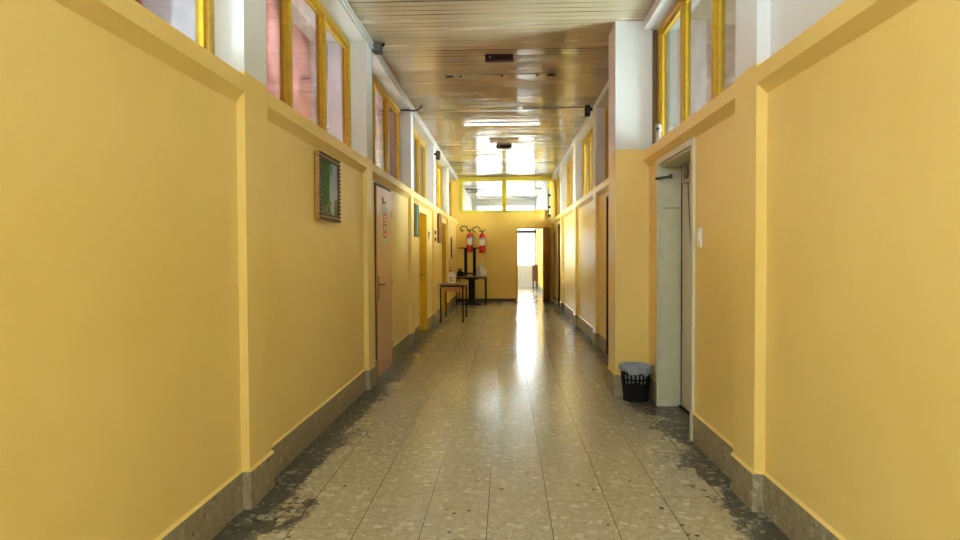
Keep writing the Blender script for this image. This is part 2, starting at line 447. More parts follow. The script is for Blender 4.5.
# ------------------------------------------------------------------ end wall with doorway and transom window
DX0, DX1, DZ = 0.29, 1.215, 2.05
TX0, TX1, TZ0, TZ1 = -1.27, 1.235, 2.455, 3.43
def end_paint():
    k = N('end_wall_paint'); v = k.coord()
    k.col(k.mix(k.step(k.noise(v, 1.5, 4.0), 0.3, 0.75), rgb(240, 202, 88), rgb(245, 210, 98))); k.rough(0.4)
    k.bump(k.noise(v, 120.0, 2.0), 0.15, 0.003)
    return k.m
M_END = end_paint()
M_BEYOND = simple('matt_ochre_wall_paint', rgb(240, 204, 96), 0.8, var=0.03, spec=0.1)
bm = nb()
box(bm, -OX, DX0, YE, YE+0.14, 0, TZ0); box(bm, DX0, DX1, YE, YE+0.14, DZ, TZ0); box(bm, DX1, OX, YE, YE+0.14, 0, TZ0)
box(bm, -OX, TX0, YE, YE+0.14, TZ0, ZC+0.03); box(bm, TX1, OX, YE, YE+0.14, TZ0, ZC+0.03); box(bm, TX0, TX1, YE, YE+0.14, TZ1, ZC+0.03)
struct('wall_end', bm, M_END)
M_DARKBASE = simple('dark_skirting', rgb(74, 56, 36), 0.5)
bm = nb(); box(bm, RXL, DX0-0.02, YE-0.012, YE, 0, 0.085)
struct('baseboard_end', bm, M_DARKBASE)
wn[0] += 1
root = struct_root('window_%d' % wn[0], (0, YE+0.05, 0)); root['label'] = 'wide two pane mustard framed transom window above the end wall'
bm = nb(); fd = 0.06; f = 0.085
box(bm, TX0, TX1, -fd, fd, TZ0, TZ0+0.07); box(bm, TX0, TX1, -fd, fd, TZ1-0.1, TZ1)
box(bm, TX0, TX0+f, -fd, fd, TZ0+0.07, TZ1-0.1); box(bm, TX1-f, TX1, -fd, fd, TZ0+0.07, TZ1-0.1); box(bm, -0.105, 0.02, -fd, fd, TZ0+0.07, TZ1-0.1)
obj('window_frame', bm, M_FRAME_END, root, bevel=0.006)
for a, b in ((TX0+f-0.01, -0.095), (0.01, TX1-f+0.01)):
    bm = nb(); box(bm, a, b, -0.003, 0.003, TZ0+0.06, TZ1-0.09); obj('window_pane', bm, M_GLASS, root)
# frame of the end doorway
bm = nb(); 
box(bm, DX0-0.0, DX0+0.035, YE-0.012, YE+0.15, 0, DZ); box(bm, DX1-0.035, DX1, YE-0.012, YE+0.15, 0, DZ); box(bm, DX0, DX1, YE-0.012, YE+0.15, DZ-0.035, DZ)
struct('trim_1', bm, M_FRAME, bevel=0.004)

# corridor beyond the end wall
bm = nb()
for s, px in ((-1, 1.335), (1, 1.19)):
    box(bm, s*px, s*OX, YE+0.14, YF, 0, 2.24)
struct('wall_beyond', bm, M_BEYOND)
bm = nb()
for s, px in ((-1, 1.335), (1, 1.19)): box(bm, s*px, s*OX, YE+0.14, YF, 2.24, ZC+0.03)
struct('wall_beyond_upper', bm, M_WHITE)
bm = nb(); box(bm, 1.178, 1.2, YE+0.14, YF-0.01, 0, 0.195); box(bm, -1.34, -1.323, YE+0.14, YF-0.01, 0, 0.195)
struct('baseboard_beyond', bm, M_BASE)
bm = nb()
box(bm, -OX, OX, YF, YF+0.2, 0, 0.8); box(bm, -OX, -1.2, YF, YF+0.2, 0.8, ZC); box(bm, 1.19, OX, YF, YF+0.2, 0.8, ZC); box(bm, -1.2, 1.19, YF, YF+0.2, 3.28, ZC)
struct('wall_far', bm, M_WHITE)
wn[0] += 1
M_PVC = simple('white_frame', rgb(235, 235, 235), 0.4)
root = struct_root('window_%d' % wn[0], (0, YF+0.08, 0.8)); root['label'] = 'large bright window at the far end beyond the open door'
bm = nb()
for (a, b, c, d) in ((-1.2, 1.19, 0, 0.07), (-1.2, 1.19, 2.41, 2.48), (-1.2, -1.13, 0.07, 2.41), (1.12, 1.19, 0.07, 2.41), (-0.03, 0.03, 0.07, 2.41), (-1.13, 1.12, 1.36, 1.41)):
    box(bm, a, b, -0.04, 0.04, c, d)
obj('window_frame', bm, M_PVC, root)
bm = nb(); box(bm, -1.15, 1.14, -0.003, 0.003, 0.05, 2.43); obj('window_pane', bm, M_GLASS, root)
bm = nb(); box(bm, -1.18, 1.18, YF-0.16, YF-0.03, 2.13, 2.25)
tag(obj('pelmet', bm, simple('dark_rail', rgb(66, 50, 40), 0.5), smooth=True), 'dark brown pelmet crossing the bright far window', 'pelmet')

# wall behind the photographer with its window
bm = nb()
box(bm, -OX, OX, Y0-0.15, Y0, 0, 2.4); box(bm, -OX, OX, Y0-0.15, Y0, 3.1, ZC+0.03); box(bm, -OX, -0.9, Y0-0.15, Y0, 2.4, 3.1); box(bm, 0.9, OX, Y0-0.15, Y0, 2.4, 3.1)
struct('wall_back', bm, M_WALL)

# ------------------------------------------------------------------ side rooms seen through the upper windows
XI, XO, XW = 1.56, 2.42, 4.4
bm = nb()
box(bm, -XO-0.08, -XO, 6.5, 9.35, 0, 4.0)
box(bm, -XW, -XI, 9.35, 9.45, 0, 4.0)
struct('wall_left_rooms', bm, M_PINK)
bm = nb()
for yy in (12.3, 15.2, 17.75): box(bm, -XW, -XI, yy, yy+0.1, 0, 4.0)
for yy in (12.0, 14.8, 17.8): box(bm, XI, 4.4, yy, yy+0.1, 0, 3.44)
struct('wall_partitions', bm, M_BEYOND)
bm = nb(); box(bm, -XO-0.08, -XO, 3.46, 6.5, 0, 4.0); box(bm, -XW, -1.93, 3.24, 3.37, 0, 3.97); struct('wall_left_room_near', bm, M_SALMON)
bm = nb(); box(bm, -XW, -XI, 3.38, 3.46, 0, 4.0); box(bm, -XO, -XI, 7.95, 8.05, 0, 4.0); box(bm, -XW, -XI, -0.5, -0.4, 0, 4.0)
box(bm, -XW-0.08, -XW, -0.5, YE+0.2, 0, 4.0); struct('wall_left_partitions', bm, M_LILAC)
bm = nb(); box(bm, -XW-0.08, -XI+0.0, -0.5, YE+0.2, 3.98, 4.06); struct('ceiling_left_rooms', bm, M_WHITE)
bm = nb(); box(bm, -XW-0.08, -XI-0.001, -0.5, YE+0.2, -0.1, 0); struct('floor_left_rooms', bm, M_ROOMFLOOR)
bm = nb(); box(bm, 4.4, 4.5, -0.5, YE+0.2, 0, 3.6)
for yy in (-0.5, 6.1, 9.2): box(bm, XI, 4.4, yy, yy+0.1, 0, 3.6)
struct('wall_right_rooms', bm, M_MAUVE)
M_ROOMCEIL = simple('room_ceiling_planks', rgb(176, 150, 122), 0.4, var=0.1)
bm = nb()
for i in range(29): box(bm, XI+0.1*i+0.003, XI+0.1*i+0.097, -0.5, YE+0.2, 3.44, 3.5)
box(bm, XI, 4.5, -0.5, YE+0.2, 3.5, 3.6)
struct('ceiling_right_rooms', bm, M_ROOMCEIL)
bm = nb(); box(bm, XI+0.001, 4.5, -0.5, YE+0.2, -0.1, 0); struct('floor_right_rooms', bm, M_ROOMFLOOR)

# ------------------------------------------------------------------ doors
M_BRASS = simple('worn_brass', rgb(150, 118, 66), 0.35, 0.9)
M_STEEL = simple('dull_steel', rgb(150, 150, 148), 0.35, 0.9)
M_BLACK = simple('black_paint', rgb(24, 22, 22), 0.6, var=0.1, spec=0.25)
M_DGREY = simple('dark_grey_plastic', rgb(70, 72, 74), 0.5)
M_PLASTIC = simple('white_plastic', rgb(236, 236, 232), 0.4, var=0.02)

# door_1: pinkish wood-grain door
def woodgrain(name, a, b, rough=0.3, ax=(14, 14, 1.2)):
    k = N(name); v = k.coord()
    g = k.noise(k.scale(v, ax), 3.0, 5.0, 0.6)
    k.col(k.mix(k.step(g, 0.3, 0.72), a, b)); k.rough(rough); k.b.inputs['Specular IOR Level'].default_value = 0.5
    return k.m
M_DOORPINK = woodgrain('pinkish_wood_laminate', rgb(204, 138, 98), rgb(216, 156, 118), 0.28)
d1 = struct_root('door_1', (-1.372, 6.69, 0)); d1['label'] = 'pinkish brown flush door with a red sign in the left wall'
bm = nb(); box(bm, -0.03, 0.016, 0.012, 0.868, 0.012, 2.05); obj('door_leaf', bm, M_DOORPINK, d1, bevel=0.003)
bm = nb(); box(bm, -0.18, 0.004, 0, 0.010, 0, 2.075); box(bm, -0.18, 0.004, 0.87, 0.88, 0, 2.075); box(bm, -0.18, 0.004, 0.010, 0.87, 2.054, 2.075)
obj('door_frame', bm, simple('dark_door_gap', rgb(58, 44, 34), 0.6), d1)
bm = nb(); box(bm, 0.0, 0.012, -0.02, 0.90, 2.072, 2.088); obj('door_head_strip', bm, M_WHITE, d1)
h = nb(); box(h, 0.016, 0.024, 0.035, 0.075, 0.83, 1.09); hp = obj('handle_plate', h, M_BRASS, d1, bevel=0.003)
h = nb(); tube(h, fillet([(0.02, 0.055, 1.0), (0.065, 0.055, 1.0), (0.07, 0.18, 1.002)], 0.02), 0.009, 10); obj('lever_handle', h, M_BRASS, hp, smooth=True)
for zz in (0.25, 1.0, 1.80):
    h = nb(); tube(h, [(0.012, 0.872, zz-0.04), (0.012, 0.872, zz+0.04)], 0.009, 10); obj('hinge', h, M_STEEL, d1, smooth=True)

# door_2: pale lift-like metal door in a deep reveal
M_PALE = simple('pale_green_grey_enamel', rgb(214, 214, 188), 0.35, var=0.03, nsc=8)
d2 = struct_root('door_2', (RXR, 4.555, 0)); d2['label'] = 'pale green grey metal door set deep in the right wall'
bm = nb(); cw = 0.045
for (ya, yb, za, zb) in ((-cw, 0.012, 0, 2.075), (0.993, 0.995+cw, 0, 2.075), (-cw, 0.995+cw, 2.075, 2.125)):
    box(bm, -0.018, 0.01, ya, yb, za, zb)
box(bm, 0.0, 0.235, 0.0, 0.012, 0, 2.075); box(bm, 0.0, 0.235, 0.993, 1.005, 0, 2.075); box(bm, 0.0, 0.235, 0, 1.005, 2.06, 2.08)
obj('door_frame', bm, M_PALE, d2, bevel=0.003)
bm = nb(); box(bm, 0.19, 0.225, 0.012, 0.55, 0.012, 2.06); box(bm, 0.19, 0.225, 0.556, 0.985, 0.012, 2.06); box(bm, 0.2, 0.23, 0.012, 0.993, 0.01, 2.06)
obj('door_leaf', bm, M_PALE, d2, bevel=0.003)
bm = nb(); box(bm, 0.165, 0.235, 0.012, 0.993, 0.001, 0.011); obj('threshold', bm, M_BLACK, d2)
bm = nb(); box(bm, 0.183, 0.19, 0.986, 0.992, 0.012, 2.06); obj('door_seal', bm, M_BLACK, d2)
bm = nb(); box(bm, 0.155, 0.19, 0.60, 0.88, 1.90, 2.05); cl = obj('door_closer', bm, simple('grey_closer_metal', rgb(176, 172, 156), 0.4), d2, bevel=0.008)
bm = nb()
tube(bm, [(0.156, 0.72, 1.975), (0.14, 0.72, 1.975)], 0.055, 20); obj('closer_wheel', bm, simple('closer_wheel_grey', rgb(120, 116, 104), 0.4), cl, smooth=True)
bm = nb(); tube(bm, [(0.185, 0.80, 1.90), (0.183, 0.70, 1.35)], 0.004, 6); obj('pull_wire', bm, M_DGREY, d2)
bm = nb(); box(bm, 0.02, 0.185, 0.9905, 0.9935, 1.70, 1.712); obj('frame_seam', bm, simple('seam_grey', rgb(176, 172, 150), 0.5), d2)
# metal stay bar on the far jamb
t = thing('stay_bar', 'dark metal stay bar sticking out of the pale door reveal', 'bar', (1.272, 5.49, 1.965))
bm = nb(); tube(bm, [(-0.005, 0, -0.015), (0.125, 0.012, 0.008)], [0.011, 0.008], 8); obj('rod', bm, M_DGREY, t, smooth=True)
bm = nb(); box(bm, 0.115, 0.14, 0.004, 0.02, -0.01, 0.026); obj('bracket', bm, M_DGREY, t, bevel=0.002)

# door_3: yellow doorway on the left; door_4 the same further on
M_YDOOR = simple('yellow_door_enamel', rgb(240, 196, 22), 0.3, var=0.04)
for n, (a, b, zt) in ((3, doorsL[1]), (4, doorsL[2])):
    d = struct_root('door_%d' % n, (RXL, a, 0)); L = b-a
    d['label'] = ('bright yellow recessed doorway beside the small framed landscape' if n == 3 else 'ochre yellow recessed doorway behind the small front table')
    bm = nb(); box(bm, -0.18, 0.006, 0, 0.02, 0, zt-0.02); box(bm, -0.18, 0.006, L-0.02, L, 0, zt-0.02); box(bm, -0.18, 0.006, 0, L, zt-0.02, zt)
    obj('door_frame', bm, M_YDOOR if n == 3 else M_FRAME, d, bevel=0.003)
    bm = nb(); box(bm, -0.17, -0.135, 0.022, L-0.022, 0.01, zt-0.022); lf = obj('door_leaf', bm, M_YDOOR if n == 3 else M_FRAME, d)
    bm = nb(); tube(bm, fillet([(-0.135, L-0.07, 0.97), (-0.06, L-0.07, 0.97), (-0.055, L-0.17, 0.97)], 0.015), 0.009, 8); obj('lever_handle', bm, M_BRASS, d, smooth=True)

# door_5 / door_6: dark doorways in the right wall
M_DARKDOOR = woodgrain('dark_brown_door', rgb(44, 28, 20), rgb(60, 40, 28), 0.5)
for n, (a, b, zt) in ((5, doorsR[1]), (6, doorsR[2])):
    d = struct_root('door_%d' % n, (RXR, a, 0)); L = b-a
    d['label'] = 'dark recessed doorway just beyond the square pillar' if n == 5 else 'dark recessed doorway far down the right wall'
    bm = nb(); box(bm, -0.006, 0.2, 0, 0.03, 0, zt-0.03); box(bm, -0.006, 0.2, L-0.03, L, 0, zt-0.03); box(bm, -0.006, 0.2, 0, L, zt-0.03, zt)
    obj('door_frame', bm, M_DARKDOOR, d)
    bm = nb(); box(bm, 0.15, 0.19, 0.03, L-0.03, 0.005, zt-0.03); obj('door_leaf', bm, M_DARKDOOR, d)
    bm = nb(); tube(bm, fillet([(0.15, 0.1, 1.0), (0.09, 0.1, 1.0), (0.085, 0.2, 1.0)], 0.015), 0.009, 8); obj('lever_handle', bm, M_STEEL, d, smooth=True)

# door_7: leaf of the end doorway swung open towards us
M_DOORBROWN = woodgrain('brown_wood_door', rgb(172, 118, 52), rgb(194, 140, 70), 0.35)
d7 = struct_root('door_7', (1.20, YE-0.03, 0)); d7.rotation_euler = (0, 0, math.radians(-105.5)); d7['label'] = 'brown wooden door standing open at the end of the corridor'
# leaf runs along local +X from the hinge
bm = nb(); box(bm, 0.0, 0.82, -0.02, 0.02, 0.01, 2.02); obj('door_leaf', bm, M_DOORBROWN, d7, bevel=0.003)
bm = nb(); box(bm, 0.82, 0.823, -0.018, 0.018, 0.01, 2.02); obj('edge_strip', bm, simple('door_edge', rgb(206, 156, 90), 0.4), d7)
for s in (-1, 1):
    bm = nb(); tube(bm, fillet([(0.76, s*0.02, 1.03), (0.76, s*0.065, 1.03), (0.65, s*0.067, 1.03)], 0.015), 0.009, 8); obj('lever_handle', bm, M_STEEL, d7, smooth=True)


# ------------------------------------------------------------------ wall things, left
M_GILT = simple('brown_gilt_wood', rgb(176, 132, 70), 0.4, var=0.15, nsc=40)
M_CARVED = simple('dark_carved_wood', rgb(62, 46, 30), 0.45, var=0.2, nsc=60)
def landscape(name, seed):
    k = N(name); v = k.coord(); x, y, z = k.sep(v)   # y across, z up, origin at the lower near corner
    u = k.math('ADD', y, 0.0); n1 = k.noise(v, 7.0+seed, 5.0, 0.65); n2 = k.noise(v, 34.0, 4.0, 0.7)
    sky = k.mix(k.step(z, 0.1, 0.4), rgb(206, 214, 218), rgb(158, 178, 198))
    green = k.mix(k.step(n2, 0.3, 0.7), rgb(24, 58, 30), rgb(88, 130, 66))
    edge = k.math('ADD', k.math('MULTIPLY', k.math('SUBTRACT', n1, 0.5), 0.34), u)
    tree = k.step(edge, 0.36, 0.29)
    c = k.mix(tree, sky, green)
    edge2 = k.math('ADD', k.math('MULTIPLY', k.math('SUBTRACT', n1, 0.5), 0.2), k.math('ADD', z, k.math('MULTIPLY', u, -0.22)))
    low = k.step(edge2, 0.11, 0.07)
    c = k.mix(low, c, k.mix(k.step(n2, 0.35, 0.65), rgb(58, 84, 48), rgb(150, 160, 96)))
    riv = k.math('ABSOLUTE', k.math('SUBTRACT', u, k.math('ADD', 0.40, k.math('MULTIPLY', k.math('SUBTRACT', n1, 0.5), 0.25))))
    rv = k.math('MULTIPLY', k.step(riv, 0.055, 0.03), k.step(z, 0.24, 0.2))
    c = k.mix(rv, c, k.mix(n2, rgb(150, 170, 190), rgb(226, 232, 236)))
    k.col(c); k.rough(0.6); k.b.inputs['Specular IOR Level'].default_value = 0.2
    return k.m
def picture(name, label, x, y0, z0, L, Hh, art, fmat, cmat, fw=0.045, dep=0.035, lean=0.0, beads=True, s=1):
    t = thing(name, label, 'picture', (x, y0, z0)); t.rotation_euler = (0, lean, 0)
    bm = nb()
    for (a, b, c, d) in ((0, L, 0, fw), (0, L, Hh-fw, Hh), (0, fw, fw, Hh-fw), (L-fw, L, fw, Hh-fw)): box(bm, 0, dep, a, b, c, d)
    fr = obj('frame', bm, fmat, t, bevel=0.005)
    if beads:
        bm = nb(); st = 0.03
        def bead(a, b): 
            box(bm, dep-0.004, dep+0.008, a-0.008, a+0.008, b-0.008, b+0.008)
        n = int(L/st)
        for i in range(n+1):
            a = 0.012+(L-0.024)*i/n; bead(a, 0.012); bead(a, Hh-0.012)
        n = int(Hh/st)
        for i in range(1, n):
            b = 0.012+(Hh-0.024)*i/n; bead(0.012, b); bead(L-0.012, b)
        obj('carved_border', bm, cmat, t)
    bm = nb(); q = fw*0.72
    for (a, b, c, d) in ((q, L-q, q, fw+0.006), (q, L-q, Hh-fw-0.006, Hh-q), (q, fw+0.006, fw, Hh-fw), (L-fw-0.006, L-q, fw, Hh-fw)): box(bm, dep-0.006, dep+0.003, a, b, c, d)
    obj('inner_moulding', bm, cmat, t)
    bm = nb(); box(bm, 0.004, dep*0.7, fw-0.005, L-fw+0.005, fw-0.005, Hh-fw+0.005); obj('canvas', bm, art, t)
    return t
picture('landscape_painting', 'carved brown framed landscape painting of trees and a stream, nearest on left wall', RXL+0.004, 4.57, 1.575, 0.575, 0.50, landscape('painted_landscape', 0.0), M_GILT, M_CARVED)
picture('landscape_painting', 'small dark framed green landscape hung beside the yellow doorway', RXL+0.004, 9.52, 1.585, 0.46, 0.50, landscape('small_painted_landscape', 2.0), M_CARVED, M_CARVED, fw=0.03, dep=0.02, beads=False)
picture('framed_picture', 'narrow brown framed picture hung past the black switches', RXL+0.004, 12.82, 1.55, 0.50, 0.60, simple('brown_print', rgb(170, 120, 74), 0.4, var=0.2, nsc=12), simple('red_brown_frame', rgb(120, 70, 36), 0.4), M_GILT, fw=0.05, beads=False)

# sign on the pink door
t = thing('door_sign', 'narrow red and white sign fixed upright on the pink door', 'sign', (-1.355, 6.99, 1.45))
M_RED = simple('red_print', rgb(214, 52, 44), 0.4); 
bm = nb(); box(bm, 0, 0.004, 0, 0.25, 0, 0.41); obj('board', bm, M_PLASTIC, t)
bm = nb(); box(bm, 0.004, 0.0055, 0.02, 0.23, 0.05, 0.33); obj('red_panel', bm, M_RED, t)
bm = nb()
for (a, b, c, d) in ((0.05, 0.20, 0.285, 0.30), (0.06, 0.19, 0.25, 0.262), (0.05, 0.20, 0.215, 0.228), (0.08, 0.17, 0.13, 0.19), (0.05, 0.20, 0.085, 0.10)): box(bm, 0.0055, 0.0065, a, b, c, d)
obj('white_lettering', bm, M_PLASTIC, t)
t = thing('door_hook', 'dark coat hook above the red sign on the pink door', 'hook', (-1.356, 7.03, 1.88))
bm = nb(); box(bm, 0, 0.006, -0.012, 0.012, 0, 0.07); obj('plate', bm, M_BLACK, t)
bm = nb(); tube(bm, fillet([(0.004, 0, 0.02), (0.025, 0, 0.0), (0.03, 0, 0.025)], 0.008), 0.005, 8); obj('prong', bm, M_BLACK, t, smooth=True)

def switch(name, label, loc, s, w=0.085, h=0.12, pm=None, rm=None):
    t = thing(name, label, 'switch', loc); pm = pm or M_PLASTIC; rm = rm or M_PLASTIC
    bm = nb(); box(bm, 0, s*0.012, -w/2, w/2, -h/2, h/2); obj('plate', bm, pm, t, bevel=0.003)
    bm = nb(); prism(bm, [(s*0.012, -h*0.3), (s*0.012, h*0.3), (s*0.026, h*0.22), (s*0.016, -h*0.28)], -w*0.3, w*0.3); obj('rocker', bm, rm, t, bevel=0.002)
    return t
switch('light_switch', 'white light switch on the right wall beside the pale metal door', (RXR, 4.39, 1.425), -1, 0.07, 0.13)
switch('light_switch', 'white switch plate with black rocker beyond the yellow doorway', (RXL, 11.33, 1.66), 1, 0.11, 0.22, None, M_BLACK)
switch('light_switch', 'upper black switch on the pilaster past the yellow doorway', (PXL, 12.02, 1.73), 1, 0.08, 0.08, M_BLACK, M_DGREY)
switch('light_switch', 'lower black switch on the pilaster past the yellow doorway', (PXL, 12.02, 1.60), 1, 0.08, 0.08, M_BLACK, M_DGREY)

t = thing('hanging_strip', 'narrow dark brown strip hanging on the left wall near the extinguishers', 'strip', (RXL, 16.0, 1.22))
bm = nb(); box(bm, 0, 0.03, -0.03, 0.03, 0, 0.50); obj('bar', bm, simple('dark_brown_strip', rgb(84, 44, 26), 0.5), t, bevel=0.004)
bm = nb(); tube(bm, fillet([(0.0, 0, 0.5), (0.012, 0, 0.55), (0.02, 0, 0.5)], 0.008), 0.004, 6); obj('hanger', bm, M_BLACK, t)
tag(obj('wall_hook', tube(nb(), fillet([(-1.20, YE, 1.97), (-1.20, YE-0.045, 1.96), (-1.20, YE-0.05, 2.0)], 0.012), 0.012, 8), M_BLACK, smooth=True, at=(-1.20, YE, 1.97)), 'small dark hook high on the end wall left of the extinguishers', 'hook')

# ------------------------------------------------------------------ fire extinguishers on the end wall
M_EXT = simple('extinguisher_red', rgb(206, 24, 22), 0.25, var=0.04)
M_LABEL = simple('paper_label', rgb(226, 220, 206), 0.5, var=0.08, nsc=40)
def extinguisher(x, z, label, small=1.0):
    t = thing('fire_extinguisher', label, 'fire extinguisher', (x, YE-0.115, z), 0, 'fire extinguishers on the end wall')
    r = 0.088*small
    bm = nb(); lathe(bm, [(r*0.86, 0), (r, 0.012), (r, 0.44), (r*0.94, 0.475), (r*0.7, 0.51), (r*0.38, 0.53), (r*0.3, 0.55)], seg=28); b = obj('cylinder', bm, M_EXT, t, smooth=True)
    bm = nb(); lathe(bm, [(r+0.0015, 0.21), (r+0.0015, 0.41)], seg=16, a0=-PI/2-1.1, a1=-PI/2+1.1); obj('label', bm, M_LABEL, b, smooth=True)
    bm = nb(); tube(bm, [(0, 0, 0.545), (0, 0, 0.60)], 0.022, 12); v = obj('valve', bm, M_BLACK, t, smooth=True)
    bm = nb(); prism(bm, [(-0.02, 0.595), (0.085, 0.645), (0.09, 0.66), (-0.02, 0.615)], -0.012, 0.012); obj('lever', bm, M_BLACK, v)
    bm = nb(); prism(bm, [(-0.01, 0.575), (0.075, 0.60), (0.075, 0.612), (-0.01, 0.59)], -0.011, 0.011); obj('carrying_handle', bm, M_BLACK, v)
    pts = [(-0.01, -0.01, 0.585)]
    for i in range(15):
        a = math.radians(-40+300*i/14); pts.append((-0.155+0.1*math.cos(a), -0.02-0.003*i, 0.645+0.075*math.sin(a)))
    bm = nb(); tube(bm, pts, 0.013, 8); obj('hose', bm, M_BLACK, t, smooth=True)
    bm = nb(); box(bm, -0.02, 0.02, 0.0, 0.115, 0.36, 0.42); lathe(bm, [(r+0.004, 0.375), (r+0.004, 0.395)], seg=24); obj('wall_bracket', bm, M_DGREY, t)
    return t
extinguisher(-0.993, 1.37, 'red fire extinguisher on the end wall, partly behind the black metal stand')
extinguisher(-0.648, 1.345, 'red fire extinguisher on the end wall, the one nearer the open door')

# ------------------------------------------------------------------ tables
M_TOP = woodgrain('brown_table_laminate', rgb(128, 92, 62), rgb(152, 114, 80), 0.3, (3, 14, 14))
M_APRON = woodgrain('orange_beech', rgb(206, 136, 66), rgb(220, 154, 84), 0.35, (2, 2, 14))
def desk(label, x0, x1, y0, y1, h, group=None, apron=True):
    cx, cy = (x0+x1)/2, (y0+y1)/2; w, d = (x1-x0)/2, (y1-y0)/2
    t = thing('school_table', label, 'table', (cx, cy, 0))
    bm = nb(); box(bm, -w, w, -d, d, h-0.025, h); obj('tabletop', bm, M_TOP, t, bevel=0.008)
    r = 0.016
    for s in (-1, 1):
        yy = s*(d-0.035)
        for q in (-1, 1):
            bm = nb(); tube(bm, fillet([(q*(w-0.035), yy, 0.012), (q*(w-0.035), yy, h-0.025-r), (0, yy, h-0.025-r)], 0.05), r, 10); lg = obj('leg', bm, M_BLACK, t, smooth=True)
            bm = nb(); tube(bm, [(q*(w-0.035), yy, 0.0), (q*(w-0.035), yy, 0.03)], r+0.003, 10); obj('rubber_foot', bm, M_BLACK, lg, smooth=True)
        if apron:
            bm = nb(); box(bm, -w+0.06, w-0.06, yy-s*0.02-0.008, yy-s*0.02+0.008, h-0.15, h-0.03); obj('apron', bm, M_APRON, t, bevel=0.003)
    for q in (-1, 1):
        bm = nb(); box(bm, q*(w-0.035)-0.01, q*(w-0.035)+0.01, -d+0.07, d-0.07, h-0.075, h-0.028); obj('side_rail', bm, M_BLACK, t)
    return t
desk('brown topped school table with black legs, nearer of the two, carrying the white jug', -1.30, -0.80, 12.30, 13.45, 0.74)
desk('brown table standing against the end wall under the extinguishers', -1.31, -0.50, 16.45, 17.40, 0.735, apron=False)

# black twin-column frame standing on the back table
def twin_stand(name, label, x, y, z, h, gap, foot, topw):
    t = thing(name, label, 'stand', (x, y, z))
    for s in (-1, 1):
        bm = nb(); box(bm, s*gap-0.04, s*gap+0.04, -0.03, 0.03, 0.03, h-0.02); obj('column', bm, M_BLACK, t, bevel=0.006)
        bm = nb(); prism(bm, [(-foot, 0), (foot, 0), (foot, 0.015), (0.05, 0.045), (-0.05, 0.045), (-foot, 0.015)], s*gap-0.03, s*gap+0.03, 'x'); obj('foot', bm, M_BLACK, t, bevel=0.004)
    bm = nb(); box(bm, -topw, topw, -0.14, 0.14, h-0.025, h); obj('top_plate', bm, M_BLACK, t, bevel=0.004)
    bm = nb(); box(bm, -gap, gap, -0.015, 0.015, 0.05, 0.09); obj('stretcher', bm, M_BLACK, t)
    return t
twin_stand('metal_stand', 'black metal stand with two columns standing on the back table', -0.945, 16.85, 0.735, 0.755, 0.115, 0.20, 0.30)
t = thing('pedestal', 'black single column pedestal on the floor under the back table', 'pedestal', (-0.89, 16.62, 0))
bm = nb(); box(bm, -0.085, 0.085, -0.04, 0.04, 0.04, 0.66); obj('column', bm, M_BLACK, t, bevel=0.008)
bm = nb(); prism(bm, [(-0.25, 0), (0.25, 0), (0.25, 0.02), (0.09, 0.06), (-0.09, 0.06), (-0.25, 0.02)], -0.05, 0.05); box(bm, -0.05, 0.05, -0.22, 0.22, 0, 0.045); obj('cross_foot', bm, M_BLACK, t, bevel=0.004)
bm = nb(); box(bm, -0.16, 0.16, -0.12, 0.12, 0.66, 0.68); obj('top_plate', bm, M_BLACK, t)

# crumpled bags on the back table
def crumple(name, label, loc, sx, sy, sz, mat, seed, knot=True, cat='bag'):
    t = thing(name, label, cat, loc)
    bm = nb(); bmesh.ops.create_icosphere(bm, subdivisions=4, radius=1.0)
    r = random.Random(seed); dirs = [(Vector((r.gauss(0,1), r.gauss(0,1), r.gauss(0,1))).normalized(), r.uniform(2.5, 7), r.random()*6.28) for _ in range(16)]
    for v in bm.verts:
        p = v.co.copy(); k = 1+sum(math.sin(f*p.dot(d)+q) for d, f, q in dirs)*0.035
        p = Vector((p.x*sx*k, p.y*sy*k, p.z*sz*k))
        top = max(0, p.z/sz-0.45); p.x *= 1-0.75*min(1, top); p.y *= 1-0.75*min(1, top)
        v.co = (p.x, p.y, max(0, p.z+sz*0.75))
    obj('bag_body', bm, mat, t, smooth=True)
    if knot:
        for q in (-1, 1):
            bm = nb(); tube(bm, [(0, 0, sz*1.55), (q*sx*0.3, 0, sz*1.95), (q*sx*0.65, 0.01, sz*2.1)], [0.012, 0.02, 0.006], 8); obj('tied_end', bm, mat, t, smooth=True)
    return t
M_CLEAR = N('clear_plastic_film'); M_CLEAR.col(M_CLEAR.mix(M_CLEAR.noise(M_CLEAR.coord(), 25.0), rgb(196, 200, 198), rgb(240, 242, 240))); M_CLEAR.rough(0.18); M_CLEAR.b.inputs['Alpha'].default_value = 0.85; M_CLEAR = M_CLEAR.m
M_DARKBAG = simple('black_plastic_bag', rgb(40, 40, 38), 0.25, var=0.2)
crumple('plastic_bag', 'crumpled clear plastic bag on the back table, right of the black stand', (-0.645, 16.72, 0.735), 0.125, 0.12, 0.16, M_CLEAR, 4)
crumple('plastic_bag', 'crumpled black bag on the back table, left of the black stand', (-1.19, 16.62, 0.735), 0.10, 0.09, 0.10, M_DARKBAG, 9)

